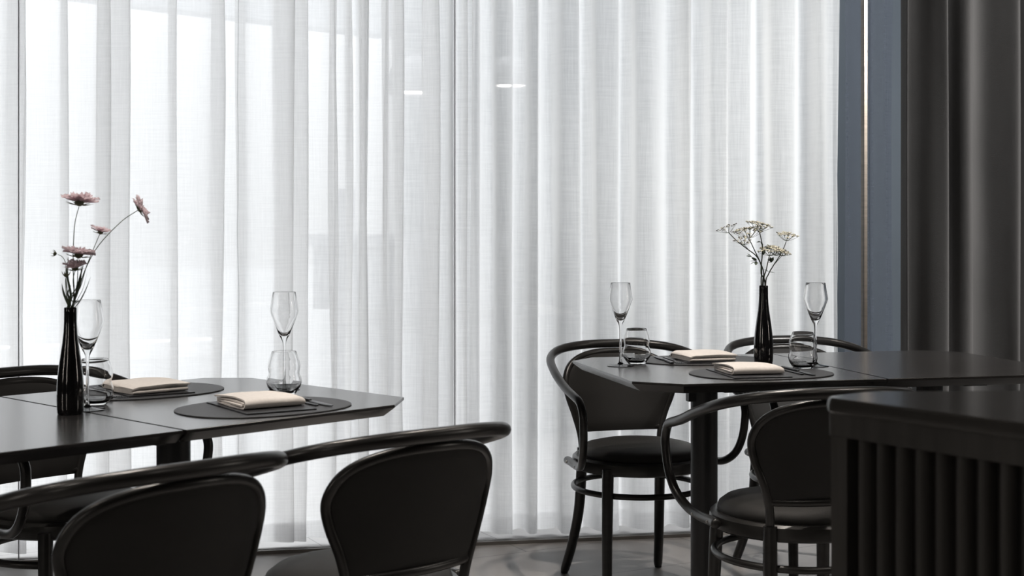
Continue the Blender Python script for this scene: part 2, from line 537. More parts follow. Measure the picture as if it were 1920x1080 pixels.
# second panel: overlaps the first, runs to the seam at column 890
cp2 = [(444, 0.045), (452, 0.05), (480, 0.075), (508, 0.085)]
cp2 += pleats([(517, 547, 0.07, 0.10), (550, 572, 0.07, 0.11)], 0) + [(600, 0.12)]
cp2 += pleats([(623, 629, 0.09, 0.10), (650, 656, 0.09, 0.105)], 0) + [(668, 0.11)]
cp2 += pleats([(676, 687, 0.06, 0.10)], 0) + [(704, 0.11)]
cp2 += pleats([(720, 726, 0.09, 0.10), (741, 752, 0.06, 0.10)], 0) + [(775, 0.115)]
cp2 += pleats([(797, 818, 0.07, 0.11)], 0) + [(835, 0.10), (848, 0.06), (858, 0.09)]
cp2 += pleats([(868, 873, 0.08, 0.10)], 0) + [(884, 0.085), (891, 0.08)]
P2 = cloth_path(cp2)
# third panel: soft rounded folds to the right edge at column 1566
cp3 = [(879, 0.05), (886, 0.055), (897, 0.07), (903, 0.11), (924, 0.12), (929, 0.06), (944, 0.045), (958, 0.06), (963, 0.11), (975, 0.125),
       (985, 0.11), (992, 0.06), (1004, 0.045), (1009, 0.10), (1018, 0.125), (1036, 0.125), (1045, 0.10), (1050, 0.045), (1066, 0.04), (1081, 0.05),
       (1087, 0.10), (1099, 0.13), (1110, 0.10), (1115, 0.05), (1135, 0.04), (1154, 0.05), (1160, 0.10), (1171, 0.13), (1182, 0.10), (1187, 0.05),
       (1210, 0.04), (1232, 0.06), (1252, 0.105), (1266, 0.095), (1277, 0.05), (1286, 0.045), (1292, 0.10), (1306, 0.13), (1322, 0.12), (1330, 0.07),
       (1343, 0.06), (1360, 0.055), (1366, 0.11), (1369, 0.09), (1384, 0.075), (1404, 0.07), (1409, 0.10), (1424, 0.13), (1437, 0.11), (1444, 0.055),
       (1464, 0.04), (1482, 0.05), (1490, 0.10), (1504, 0.135), (1518, 0.12), (1526, 0.055), (1534, 0.05), (1544, 0.06), (1557, 0.065), (1562, 0.07), (1566, 0.066)]
P3 = cloth_path(cp3)
CG = 'sheer white curtains behind the glass partition'
for nm, P, sd, lab in (('sheer_curtain', P1, 3, 'sheer white curtain at the far left, behind the pink flowers'),
                       ('sheer_curtain', P2, 5, 'middle sheer white curtain, from the wavy selvedge to the glass joint'),
                       ('sheer_curtain', P3, 9, 'sheer white curtain with round folds behind the right-hand table')):
    o = drape(nm, P, M['sheer'], 0.018, 2.74, 44, 5, sway=0.010, seed=sd)
    tag(o, lab, 'curtain', CG)
    PH = [p + Vector((GN.x, GN.y, 0)) * 0.003 for p in P]
    drape('hem', PH, M['hem'], 0.018, 0.088, 3, 5, parent=o, sway=0.010, seed=sd)
# selvedge threads
def edge_tube(px, off, seed, z1=2.74):
    p = GA + GN * off + GU * px_to_t(px)
    r = random.Random(seed)
    pts = []
    z = 0.02
    while z < z1:
        pts.append((p.x + GU.x * r.uniform(-0.003, 0.003), p.y + GU.y * r.uniform(-0.003, 0.003), z)); z += 0.11
    return tube(pts, 0.0016, 6, n=3)
by_label = {o['label']: o for o in C.objects if 'label' in o.keys()}
e1 = edge_tube(447, 0.042, 2); e2 = edge_tube(458, 0.078, 3)
MB().add(*e1).build('selvedge', M['hem'], by_label['middle sheer white curtain, from the wavy selvedge to the glass joint'])
MB().add(*e2).build('selvedge', M['hem'], by_label['sheer white curtain at the far left, behind the pink flowers'])
e3 = edge_tube(1565.5, 0.066, 8)
MB().add(*e3).build('selvedge', M['hem'], by_label['sheer white curtain with round folds behind the right-hand table'])

# smoke grey voile between the white sheer and the bronze post
pv = cloth_path([(1606, 0.20), (1609, 0.19), (1613, 0.175), (1618, 0.165), (1626, 0.15), (1634, 0.16), (1640, 0.14), (1645, 0.15), (1655, 0.16), (1670, 0.15), (1690, 0.17)])
o = drape('voile_curtain', pv, M['voile'], 0.02, 2.74, 30, 4, sway=0.006, seed=12)
tag(o, 'narrow smoke-grey voile curtain behind the slim bronze post', 'curtain')

# heavy charcoal curtain in front of the glass on the right
cpg = [(1645, -0.17), (1650, -0.09), (1664, -0.06), (1677, -0.09), (1692, -0.17), (1704, -0.215), (1709, -0.19), (1702, -0.13), (1700, -0.08), (1714, -0.05),
       (1732, -0.10), (1746, -0.175), (1758, -0.18), (1770, -0.12), (1784, -0.075), (1800, -0.09), (1817, -0.16), (1830, -0.22), (1836, -0.195), (1829, -0.13), (1828, -0.07),
       (1844, -0.045), (1860, -0.12), (1875, -0.19), (1884, -0.175), (1881, -0.12), (1887, -0.105), (1899, -0.175), (1909, -0.175), (1904, -0.09),
       (1916, -0.05), (1935, -0.12), (1955, -0.20), (1963, -0.16), (1957, -0.08), (1985, -0.07), (2010, -0.19), (2040, -0.08), (2070, -0.19), (2100, -0.1)]
pg = cloth_path(cpg)
o = drape('heavy_curtain', pg, M['greycloth'], 0.02, 2.76, 26, 6, sway=0.004, seed=21)
md = o.modifiers.new('cloth thickness', 'SOLIDIFY'); md.thickness = 0.002
tag(o, 'heavy charcoal curtain hanging in deep folds at the right', 'curtain')

# ------------------------------------------------------------------ corridor beyond: pendants, counter
def pendant(px, py, d, r, label):
    s = FOC / d
    x = (px - 960) / s; z = EYE + (HOR - py) / s
    t = empty('pendant_lamp', (x, d, z))
    prof = [(r, 0), (r * 0.995, 0.004), (r * 0.96, r * 0.35), (r * 0.80, r * 0.78), (r * 0.5, r * 1.1), (r * 0.18, r * 1.24), (0.02, r * 1.3), (0, r * 1.3)]
    inn = [(0, r * 1.26), (r * 0.17, r * 1.2), (r * 0.48, r * 1.06), (r * 0.77, r * 0.75), (r * 0.93, r * 0.33), (r * 0.965, 0.0), (r, 0)]
    MB().add(*lathe(prof + [])).add(*lathe(inn)).build('lamp_shade', M['shade'], t)
    MB().add(*lathe([(0, r * 0.16), (r * 0.9, r * 0.18), (r * 0.9, r * 0.12), (r * 0.6, r * 0.05), (0, r * 0.03)])).build('diffuser', M['bulb'], t)
    MB().add(*tube([(0, 0, r * 1.28), (0, 0, (H - z) * 0.5), (0, 0, H - z - 0.01)], 0.003, 6, n=1)).build('cable', M['silicone'], t)
    MB().add(*lathe([(0, H - z - 0.03), (0.04, H - z - 0.03), (0.045, H - z - 0.001), (0, H - z - 0.001)], 20)).build('ceiling_rose', M['shade'], t)
    tag(t, label, 'lamp', 'pendant lamps beyond the sheer curtain')
pendant(778, 176, 6.4, 0.142, 'dome pendant lamp beyond the middle sheer curtain, lower and left of the two')
pendant(955, 163, 6.0, 0.108, 'dome pendant lamp beyond the right sheer curtain, higher and smaller of the two')

t = empty('reception_counter', (-0.60, 7.22, 0))
MB().add(*box(-0.30, 0.55, -0.12, 0.12, 0.0, 0.72)).build('base_cabinet', M['counter'], t, False)
MB().add(*box(-0.41, 0.55, -0.18, 0.18, 0.72, 1.04)).build('upper_cabinet', M['counter'], t, False)
MB().add(*box(-0.45, 0.58, -0.20, 0.20, 1.04, 1.10)).build('worktop', M['counter'], t, False)
tag(t, 'grey reception counter seen dimly beyond the sheer curtain', 'counter')
o = MB().add(*box(-0.93, -0.82, 7.16, 7.24, 1.1005, 1.335)).build('menu_box', M['counter'], None, False)
tag(o, 'small upright box standing on the counter beyond the curtain', 'box')

# ------------------------------------------------------------------ tables
def table_module(name, org, u, L, W, end, label, group, column=True, colpos=None):
    """org: near corner at the left end, u along the length; end: which end has cut corners ('L', 'R')"""
    ang = math.atan2(u.y, u.x)
    t = empty(name, (org.x, org.y, 0), ang)
    cx, cy = 0.105, 0.088
    g = 0.0028
    if end == 'L':
        poly = [(cx, 0), (L - g, 0), (L - g, W), (cx * 0.8, W), (0, W - cy), (0, cy)]
        sg = [0, 1, 0, 0, 0, 0]
    else:
        poly = [(g, 0), (L - cx, 0), (L, cy), (L, W - cy), (L - cx * 0.8, W), (g, W)]
    def under(poly, d):     # cut back only the outer edges, not the seam side
        q = inset(poly, d)
        out = []
        for p, r in zip(poly, q):
            x = r[0]
            if end == 'L' and abs(p[0] - (L - g)) < 1e-6: x = p[0]
            if end == 'R' and abs(p[0] - g) < 1e-6: x = p[0]
            out.append((x, r[1]))
        return out
    zt = 0.745
    MB().add(*prism([(under(poly, 0.026), zt - 0.026), (under(poly, 0.001), zt - 0.007), (poly, zt - 0.006), (poly, zt - 0.0012), (under(poly, 0.0012), zt)])).build('tabletop', M['table'], t, True, 12)
    c = colpos if colpos else (L * 0.5, W * 0.5)
    MB().add(*lathe([(0, 0.015), (0.037, 0.015), (0.037, 0.705), (0, 0.705)], 36, (c[0], c[1], 0))).build('pedestal', M['steel_black'], t)
    p = MB().add(*lathe([(0, 0), (0.215, 0), (0.22, 0.003), (0.22, 0.010), (0.212, 0.014), (0.04, 0.018), (0, 0.018)], 48, (c[0], c[1], 0))).build('base_plate', M['steel_black'], t)
    bm = MB()
    bm.add(*box(c[0] - 0.19, c[0] + 0.19, c[1] - 0.035, c[1] + 0.035, 0.704, 0.719))
    bm.add(*box(c[0] - 0.035, c[0] + 0.035, c[1] - 0.24, c[1] + 0.24, 0.704, 0.7185))
    bm.build('mounting_bracket', M['steel_black'], t, False)
    # tilt catch on the pedestal
    MB().add(*box(c[0] - 0.052, c[0] - 0.030, c[1] - 0.020, c[1] + 0.004, 0.655, 0.69)).build('catch', M['steel_black'], t, False)
    tag(t, label, 'table', group)
    return t

uR = Vector((math.cos(R(13)), math.sin(R(13)))); vR = Vector((-uR.y, uR.x))
uL = Vector((math.cos(R(46)), math.sin(R(46)))); vL = Vector((-uL.y, uL.x))
def RP(a, b): return uR * a + vR * b
def LP(a, b): return uL * a + vL * b
TG = 'pairs of black tables set end to end'
table_module('dining_table', RP(1.078, 3.241), uR, 0.656, 0.734, 'L', 'black dining table with cut corners, laid for two, in front of the right sheer curtain', TG, colpos=(0.30, 0.37))
table_module('dining_table', RP(1.734, 3.241), uR, 0.60, 0.734, 'R', 'empty black dining table half hidden behind the slatted counter', TG, colpos=(0.33, 0.37))
table_module('dining_table', LP(1.470, 2.285), uL, 0.633, 0.765, 'R', 'black dining table laid for two at the left, its cut corner pointing at the curtain', TG, colpos=(0.22, 0.39))
table_module('dining_table', LP(0.838, 2.285), uL, 0.630, 0.765, 'L', 'black dining table at the left edge carrying the vase of pink flowers', TG)
TZ = 0.745

# ------------------------------------------------------------------ chairs
def smooth_interp(tab, z):
    for (z0, w0), (z1, w1) in zip(tab[:-1], tab[1:]):
        if z <= z1:
            f = (z - z0) / (z1 - z0)
            return w0 + (w1 - w0) * f
    return tab[-1][1]

def back_y(a, z):
    lean = -0.168 - (z - 0.42) * 0.30
    return lean + 1.6 * a * a * min(1, max(0, (z - 0.40) / 0.2))

def make_chair():
    t = empty('armchair', (0, 0, 0))
    # bent arm and top rail in one sweep
    half = [(0.0, -0.272, 0.749), (0.10, -0.262, 0.747), (0.19, -0.222, 0.737), (0.244, -0.145, 0.716), (0.263, -0.03, 0.683), (0.264, 0.08, 0.650),
            (0.260, 0.16, 0.632), (0.257, 0.205, 0.620), (0.255, 0.231, 0.592), (0.254, 0.236, 0.56), (0.250, 0.224, 0.50), (0.243, 0.19, 0.45),
            (0.231, 0.135, 0.418), (0.223, 0.07, 0.408), (0.2195, 0.0, 0.409), (0.2195, -0.04, 0.409)]
    rad = [0.0142, 0.0142, 0.0138, 0.0134, 0.013, 0.0128, 0.0125, 0.012, 0.012, 0.012, 0.012, 0.012, 0.012, 0.0122, 0.0125, 0.0125]
    P = [(-x, y, z) for x, y, z in reversed(half[1:])] + half
    Rr = list(reversed(rad[1:])) + rad
    rail = MB().add(*tube(P, Rr, 16, n=6)).build('arm_rail', M['lacquer'], t)
    for s in (-1, 1):
        for (y, z, x) in ((0.085, 0.409, 0.2345), (-0.01, 0.409, 0.231)):
            V, F = lathe([(0, 0), (0.0042, 0), (0.0042, 0.002), (0.002, 0.0035), (0, 0.0035)], 12)
            V = [(s * (x + v[2]), y + v[0], z + v[1]) for v in V]
            MB().add(V, F).build('screw', M['screw'], rail)
    # back frame: bent inverted U
    hf = [(0.132, 0.415), (0.137, 0.47), (0.154, 0.53), (0.173, 0.58), (0.183, 0.62), (0.181, 0.65), (0.166, 0.680), (0.138, 0.702), (0.095, 0.717), (0.05, 0.7235), (0.0, 0.725)]
    pf = [(-a, back_y(a, z), z) for a, z in hf] + [(a, back_y(a, z), z) for a, z in reversed(hf[:-1])]
    fr = MB().add(*tube(pf, 0.0105, 14, n=5)).build('back_frame', M['lacquer'], t)
    # lower cross rail
    zc = 0.484
    MB().add(*tube([(a, back_y(a, zc) - 0.009 * (1 - (a / 0.138) ** 2), zc - 0.002 + 0.10 * a * a) for a in (-0.138, -0.10, -0.05, 0, 0.05, 0.10, 0.138)], 0.0085, 12, n=4, squash=1.15)).build('cross_rail', M['lacquer'], t)
    # upholstered back panel
    tab = [(0.40, 0.130), (0.47, 0.137), (0.53, 0.154), (0.58, 0.173), (0.62, 0.183), (0.65, 0.181), (0.680, 0.166), (0.702, 0.138), (0.717, 0.095), (0.7235, 0.05), (0.725, 0.0)]
    rows, cols = 26, 22
    V, F = [], []
    zs = [0.474 + (0.7235 - 0.474) * (1 - (1 - j / rows) ** 1.7) for j in range(rows + 1)]
    for side in (1, -1):
        for j, z in enumerate(zs):
            wz = smooth_interp(tab, z)
            for i in range(cols + 1):
                f = -1 + 2 * i / cols
                a = wz * f
                e = min(1, (1 - abs(f)) * 5) * min(1, (z - 0.474) * 28) * min(1, (0.727 - z) * 40)
                th = 0.003 + 0.008 * math.sqrt(max(0, e))
                V.append((a, back_y(a, z) + side * th, z))
    n1 = (rows + 1) * (cols + 1)
    for j in range(rows):
        for i in range(cols):
            a = j * (cols + 1) + i
            F.append((a + 1, a, a + cols + 1, a + cols + 2))
            b = a + n1
            F.append((b, b + 1, b + cols + 2, b + cols + 1))
    rim = [j * (cols + 1) for j in range(rows + 1)]
    for A in (0, cols):
        for j in range(rows):
            a = j * (cols + 1) + A; b = a + cols + 1
            F.append((a, b, b + n1, a + n1) if A == 0 else (b, a, a + n1, b + n1))
    for i in range(cols):
        a = i; F.append((a, a + 1, a + 1 + n1, a + n1))
        a = rows * (cols + 1) + i; F.append((a + 1, a, a + n1, a + 1 + n1))
    mesh('back_panel', V, F, M['uphol'], t, True, 60)
    # seat
    MB().add(*lathe([(0.165, 0.386), (0.200, 0.386), (0.2065, 0.391), (0.208, 0.405), (0.206, 0.420), (0.199, 0.426), (0.185, 0.426), (0.165, 0.42), (0.165, 0.386)], 56)).build('seat_ring', M['lacquer'], t)
    MB().add(*lathe([(0, 0.392), (0.17, 0.392), (0.183, 0.418), (0.188, 0.430), (0.184, 0.443), (0.168, 0.455), (0.13, 0.464), (0.07, 0.468), (0, 0.469)], 56)).build('seat_pad', M['uphol'], t)
    # foot ring
    pr = [(0.199 * math.cos(2 * math.pi * k / 32), -0.012 + 0.199 * math.sin(2 * math.pi * k / 32), 0.325) for k in range(32)]
    MB().add(*tube(pr, 0.0092, 12, closed=True, n=2)).build('foot_ring', M['lacquer'], t)
    # legs
    def leg(P, Rr):
        l = MB().add(*tube(P, Rr, 14, n=5, cap=False)).build('leg', M['lacquer'], t)
        e = P[-1]
        g = MB().add(*lathe([(0, 0), (0.0095, 0), (0.0115, 0.002), (0.012, 0.010), (0, 0.010)], 16, (e[0], e[1], 0))).build('foot_glide', M['glide'], l)
    for s in (-1, 1):
        leg([(s * 0.146, 0.138, 0.405), (s * 0.150, 0.145, 0.30), (s * 0.154, 0.153, 0.15), (s * 0.158, 0.165, 0.03), (s * 0.159, 0.167, 0.008)], [0.0178, 0.0172, 0.0155, 0.0145, 0.011])
    for s in (-1, 1):
        leg([(s * 0.132, -0.166, 0.425), (s * 0.134, -0.170, 0.34), (s * 0.138, -0.185, 0.22), (s * 0.150, -0.222, 0.10), (s * 0.161, -0.258, 0.02), (s * 0.163, -0.263, 0.008)], [0.0165, 0.0172, 0.0165, 0.0155, 0.0145, 0.011])
    return t

chair0 = make_chair()
index_kids(chair0)
def heading(fx, fy):     # rotation that turns local +y to (fx, fy)
    return math.atan2(fy, fx) - math.pi / 2
first = True
for (cx, cy, fx, fy, lab) in (
        (0.395, 4.33, 0.25, -0.97, 'black bentwood armchair facing us at the cut left corner of the right-hand table'),
        (0.983, 4.487, 0.25, -0.97, 'black bentwood armchair behind the vase of white umbel flowers, mostly hidden by the table'),
        (0.703, 3.47, -0.22, 0.975, 'black bentwood armchair seen from behind, partly hidden by the slatted counter'),
        (-0.306, 2.772, -0.63, 0.777, 'black bentwood armchair seen from behind, its rounded back nearest the middle of the room'),
        (-0.692, 2.385, -0.71, 0.704, 'black bentwood armchair nearest to us at the left, seen from behind'),
        (-1.12, 3.50, 0.76, -0.65, 'black bentwood armchair at the left edge, facing us from the curtain side of the table')):
    c = chair0 if first else copy_tree(chair0)
    first = False
    c.location = (cx, cy, 0)
    c.rotation_euler = (0, 0, heading(fx, fy))
    tag(c, lab, 'chair', 'black bentwood armchairs with upholstered backs')

# ------------------------------------------------------------------ tableware
def wine_glass(loc, label):
    o_ = [(0, 0.0), (0.0365, 0.0), (0.0375, 0.0008), (0.037, 0.0016), (0.025, 0.0030), (0.010, 0.0060), (0.0052, 0.0105), (0.0034, 0.022), (0.0030, 0.06), (0.0031, 0.100), (0.0042, 0.113),
          (0.0068, 0.120), (0.0115, 0.128), (0.0175, 0.142), (0.0245, 0.160), (0.0305, 0.176), (0.0335, 0.1845), (0.0341, 0.188), (0.0336, 0.192), (0.0308, 0.210), (0.0270, 0.2326), (0.0268, 0.2329), (0.02665, 0.2330)]
    i_ = [(0.0265, 0.2329), (0.0263, 0.2326), (0.0301, 0.210), (0.0329, 0.192), (0.0334, 0.188), (0.0328, 0.1845), (0.0298, 0.176), (0.0236, 0.160), (0.0162, 0.1435), (0.0095, 0.1335), (0.005, 0.1300), (0, 0.1288)]
    o = MB().add(*lathe(o_ + i_, 48)).build('wine_glass', M['glass'], None, True, 30)
    o.location = loc
    return tag(o, label, 'wine glass', 'wine glasses')

def tumbler(loc, label, rz=0):
    o_ = [(0, 0.0), (0.020, 0.0), (0.0245, 0.0015), (0.031, 0.009), (0.0380, 0.020), (0.0403, 0.030), (0.0388, 0.040), (0.0352, 0.0485), (0.0348, 0.0535), (0.0368, 0.062), (0.0376, 0.070), (0.0358, 0.079), (0.0315, 0.092), (0.0283, 0.1006), (0.02805, 0.1009), (0.0279, 0.101)]
    i_ = [(0.02775, 0.1009), (0.0275, 0.1006), (0.0308, 0.092), (0.0350, 0.079), (0.0367, 0.070), (0.0359, 0.062), (0.0339, 0.0535), (0.0342, 0.0485), (0.0377, 0.040), (0.0391, 0.030), (0.0365, 0.021), (0.0290, 0.0135), (0.015, 0.0105), (0, 0.010)]
    V, F = lathe(o_ + i_, 48)
    W = []
    for x, y, z in V:      # the blown wall wanders a little off round
        a = math.atan2(y, x)
        k_ = 1 + 0.02 * math.sin(2 * a + z * 70) * min(1, z / 0.03)
        W.append((x * k_, y * k_, z))
    o = MB().add(W, F).build('tumbler', M['glass'], None, True, 30)
    o.location = loc; o.rotation_euler = (0, 0, rz)
    return tag(o, label, 'glass', 'rippled water tumblers')

wine_glass((0.303, 3.875, TZ), 'wine glass at the cut left corner of the right-hand table')
wine_glass((0.848, 3.875, TZ), 'wine glass standing right of the vase of white umbel flowers')
wine_glass((-0.900, 2.940, TZ), 'wine glass close behind the vase of pink flowers')
wine_glass((-0.544, 3.312, TZ), 'wine glass seen through a tumbler on the left-hand table')
tumbler((0.3535, 3.935, TZ), 'rippled tumbler beside the left wine glass of the right-hand table', 0.4)
tumbler((0.797, 3.800, TZ), 'rippled tumbler right of the vase of white umbel flowers', 1.3)
tumbler((-0.908, 3.020, TZ), 'rippled tumbler behind the vase of pink flowers', 2.2)
tumbler((-0.526, 3.200, TZ), 'rippled tumbler in front of the wine glass, clear of the vase, on the left-hand table', 0.9)

def vase(loc, label):
    prof = [(0, 0), (0.0245, 0), (0.0262, 0.002), (0.0272, 0.012), (0.0276, 0.035), (0.0270, 0.06), (0.0250, 0.085), (0.0222, 0.108), (0.0190, 0.130), (0.0160, 0.150), (0.0140, 0.170),
            (0.0130, 0.190), (0.0128, 0.212), (0.0128, 0.2195), (0.0120, 0.2210), (0.0110, 0.2205), (0.0105, 0.205), (0.0105, 0.16), (0.012, 0.03), (0, 0.025)]
    o = MB().add(*lathe(prof, 48)).build('vase', M['vase'], None, True, 60)
    o.location = loc
    return tag(o, label, 'vase', 'slim black ceramic vases')
VR = Vector((0.720, 3.970, TZ)); VL = Vector((-0.916, 2.876, TZ))
vase(VR, 'slim black vase holding white umbel flowers')
vase(VL, 'slim black vase holding pink flowers')

# place settings
def place(center, ang, flip, tags, shift=(0, 0), W=0.385, D=0.30):
    """center on the table, ang direction of the sitter's right hand"""
    T = Matrix.Translation(Vector((center[0], center[1], TZ))) @ Matrix.Rotation(ang, 4, 'Z')
    def put(o):
        o.matrix_world = T @ o.matrix_world
        return o
    n = 64
    def sup(k_, sx, sy, e=2.25):
        a = 2 * math.pi * k_ / n
        c, s = math.cos(a), math.sin(a)
        return (sx * math.copysign(abs(c) ** (2 / e), c), sy * math.copysign(abs(s) ** (2 / e), s))
    p0 = [sup(k_, W / 2, D / 2) for k_ in range(n)]
    p1 = [sup(k_, W / 2 - 0.001, D / 2 - 0.001) for k_ in range(n)]
    o = MB().add(*prism([(p1, 0.0003), (p0, 0.0009), (p0, 0.0020), (p1, 0.0028)])).build('placemat', M['mat'], None, True, 30)
    put(o); tag(o, tags[0], 'placemat', 'charcoal oval placemats')
    # black card under the napkin
    z = 0.003
    R1 = Matrix.Rotation(R(-7), 4, 'Z')
    cd = MB().add(*box(-0.078, 0.078, -0.115, 0.115, 0, 0.0012))
    cd.add(*box(-0.077, 0.0775, -0.1145, 0.114, 0.0016, 0.0026))
    cd.add(*box(-0.078, -0.075, -0.115, 0.115, 0.001, 0.002))
    o = cd.build('menu_card', M['card'], None, False)
    o.matrix_world = Matrix.Translation((-0.008 + shift[0], 0.002 + shift[1], z)) @ R1
    put(o); tag(o, tags[1], 'card', 'folded black menu cards')
    # folded napkin: a flat roll of cloth
    V, F = [], []
    half = 0.080
    path = []
    th = 0.0032
    HH = 0.0150
    def seg_(y0, z0_, y1, z1_, n_=14):
        for i in range(n_):
            f = i / n_
            path.append((y0 + (y1 - y0) * f, z0_ + (z1_ - z0_) * f))
    def turn(y, za, zb, sgn, out_):
        for k_ in range(7):
            a_ = math.pi * k_ / 6
            path.append((y + sgn * math.sin(a_) * out_, za + (zb - za) * (1 - math.cos(a_)) / 2))
    seg_(0.070, 0.0092, -0.064, 0.0098)          # inner plies
    turn(-0.064, 0.0098, 0.0056, -1, 0.0022)
    seg_(-0.064, 0.0056, 0.074, 0.0050)
    turn(0.074, 0.0050, 0.0006, 1, 0.0024)
    seg_(0.074, 0.0006, -0.070, 0.0006)          # outer ply: under, round the front, over the top
    turn(-0.070, 0.0006, HH, -1, 0.0085)
    seg_(-0.070, HH, 0.077, HH - 0.0012)
    path.append((0.078, HH - 0.0014))
    NL = 0.070
    xs = [-NL + 2 * NL * i / 24 for i in range(25)]
    rr = random.Random(int(center[0] * 1000))
    pf = len(path)
    def section(x):
        pts = []
        f = (x + NL) / (2 * NL)
        puff = 1 + 0.10 * math.sin(f * 3.1) - 0.35 * max(0, (f - 0.86) / 0.14) ** 2
        pull = 1 - 0.10 * max(0, (f - 0.8) / 0.2) ** 2
        for (y, zz) in path:
            bulge = (0.0035 * (1 - (y / half) ** 2) + 0.0006 * math.sin(x * 60 + y * 35)) * (zz / HH) ** 2 if zz > 0 else 0
            pts.append((y * pull, (zz + bulge) * puff + 0.0006))
        return pts
    top = []
    for x in xs:
        S = section(x)
        for i, (y, zz) in enumerate(S):
            a = Vector(S[max(i - 1, 0)]); b = Vector(S[min(i + 1, pf - 1)])
            tdir = (b - a).normalized(); nrm = Vector((-tdir.y, tdir.x)) * th / 2
            stag = 0.004 * math.sin(i * 0.21) - 0.002
            xx = x + (stag if x < -NL + 0.008 else 0)
            V.append((xx, y + nrm.x, zz + th / 2 + nrm.y))
            V.append((xx, y - nrm.x, zz + th / 2 - nrm.y))
    m_ = pf * 2
    for i in range(len(xs) - 1):
        for k_ in range(pf - 1):
            a = i * m_ + k_ * 2; b = a + 2; c = a + m_; d = b + m_
            F.append((a, b, d, c)); F.append((b + 1, a + 1, c + 1, d + 1))
        for k_ in (0, pf - 1):
            a = i * m_ + k_ * 2
            F.append((a + 1, a, a + m_, a + m_ + 1) if k_ == 0 else (a, a + 1, a + m_ + 1, a + m_))
    for i in (0, len(xs) - 1):
        for k_ in range(pf - 1):
            a = i * m_ + k_ * 2
            F.append((a, a + 1, a + 3, a + 2) if i == 0 else (a + 1, a, a + 2, a + 3))
    o = MB().add(V, F).build('napkin', M['napkin'], None, True, 60)
    o.matrix_world = Matrix.Translation((0.002 + shift[0], 0.018 + shift[1], z + 0.0028)) @ Matrix.Rotation(R(-5 if not flip else 4), 4, 'Z')
    put(o); tag(o, tags[2], 'napkin', 'folded cream napkins')
    # knife at the right hand
    def flat(P, z0, z1, thin=1.0):
        L_ = [(x, w_) for x, w_ in P]
        pts = [(x, w_) for x, w_ in L_] + [(x, -w_) for x, w_ in reversed(L_)]
        ins = [(x, w_ * 0.7) for x, w_ in L_] + [(x, -w_ * 0.7) for x, w_ in reversed(L_)]
        return prism([(ins, z0), (pts, z0 + (z1 - z0) * 0.35), (pts, z0 + (z1 - z0) * 0.65), (ins, z1)])
    t_ = empty('knife', (0, 0, 0))
    MB().add(*flat([(-0.11, 0.0035), (-0.107, 0.005), (-0.06, 0.0046), (0.0, 0.0036), (0.004, 0.003)], 0.0008, 0.0058)).build('handle', M['cutlery'], t_)
    MB().add(*flat([(0.0, 0.003), (0.012, 0.0065), (0.06, 0.0088), (0.095, 0.0072), (0.11, 0.002)], 0.0022, 0.0036)).build('blade', M['cutlery'], t_)
    t_.matrix_world = T @ Matrix.Translation((0.116 + shift[0] * 0.3, 0.005 + shift[1], z)) @ Matrix.Rotation(R(264), 4, 'Z')
    tag(t_, tags[3], 'knife', 'black knives')
    t_ = empty('fork', (0, 0, 0))
    MB().add(*flat([(-0.095, 0.003), (-0.092, 0.0048), (-0.05, 0.0040), (0.02, 0.0026), (0.035, 0.0034)], 0.0006, 0.0034)).build('handle', M['cutlery'], t_)
    fk = MB().add(*flat([(0.03, 0.003), (0.045, 0.009), (0.062, 0.0105), (0.066, 0.0105)], 0.0010, 0.0028))
    for q in range(4):
        yy = -0.009 + q * 0.006
        fk.add(*tube([(0.064, yy, 0.0020), (0.085, yy, 0.0012), (0.100, yy * 0.95, 0.0022)], [0.0011, 0.0011, 0.0006], 6, n=2))
    fk.build('tines', M['cutlery'], t_)
    t_.matrix_world = T @ Matrix.Translation((0.094 + shift[0] * 0.3, 0.022 + shift[1], z)) @ Matrix.Rotation(R(86), 4, 'Z')
    tag(t_, tags[4], 'fork', 'black forks')

aR, aL = R(13), R(46)
cR1 = RP(1.467, 3.425); cR2 = RP(1.445, 3.812)
cL1 = LP(1.772, 2.450); cL2 = LP(1.745, 2.895)
def names(where):
    return ['charcoal oval placemat ' + where[0], 'folded black menu card under the napkin ' + where[1], 'folded cream napkin ' + where[2],
            'black knife beside the napkin ' + where[1], 'black fork beside the napkin ' + where[1]]
place(cR1, aR + R(4), False, names(('on the near side of the right-hand table', 'on the near side of the right-hand table', 'on the near side of the right-hand table, in front of the vase')), (-0.035, -0.012))
place(cR2, aR + math.pi, True, names(('on the curtain side of the right-hand table', 'on the curtain side of the right-hand table', 'on the curtain side of the right-hand table, right of a tumbler')), (0, 0.0), D=0.29)
place(cL1, aL - R(6), False, names(('on the near side of the left-hand table', 'on the near side of the left-hand table', 'on the near side of the left-hand table, nearest to us')))
place(cL2, aL + math.pi - R(6), True, names(('on the curtain side of the left-hand table', 'on the curtain side of the left-hand table', 'on the curtain side of the left-hand table, right of the pink flowers')))

# ------------------------------------------------------------------ pink flowers (left vase)
sL = FOC / VL.y
def fl(px, py, dy=0.0):       # point in the flowers' own upright plane, relative to the vase base
    y = VL.y + dy
    s = FOC / y
    return Vector(((px - 960) / s - VL.x, dy, EYE - (py - HOR) / s - TZ))
def rot_to(n):
    return Vector((0, 0, 1)).rotation_difference(Vector(n).normalized()).to_matrix()

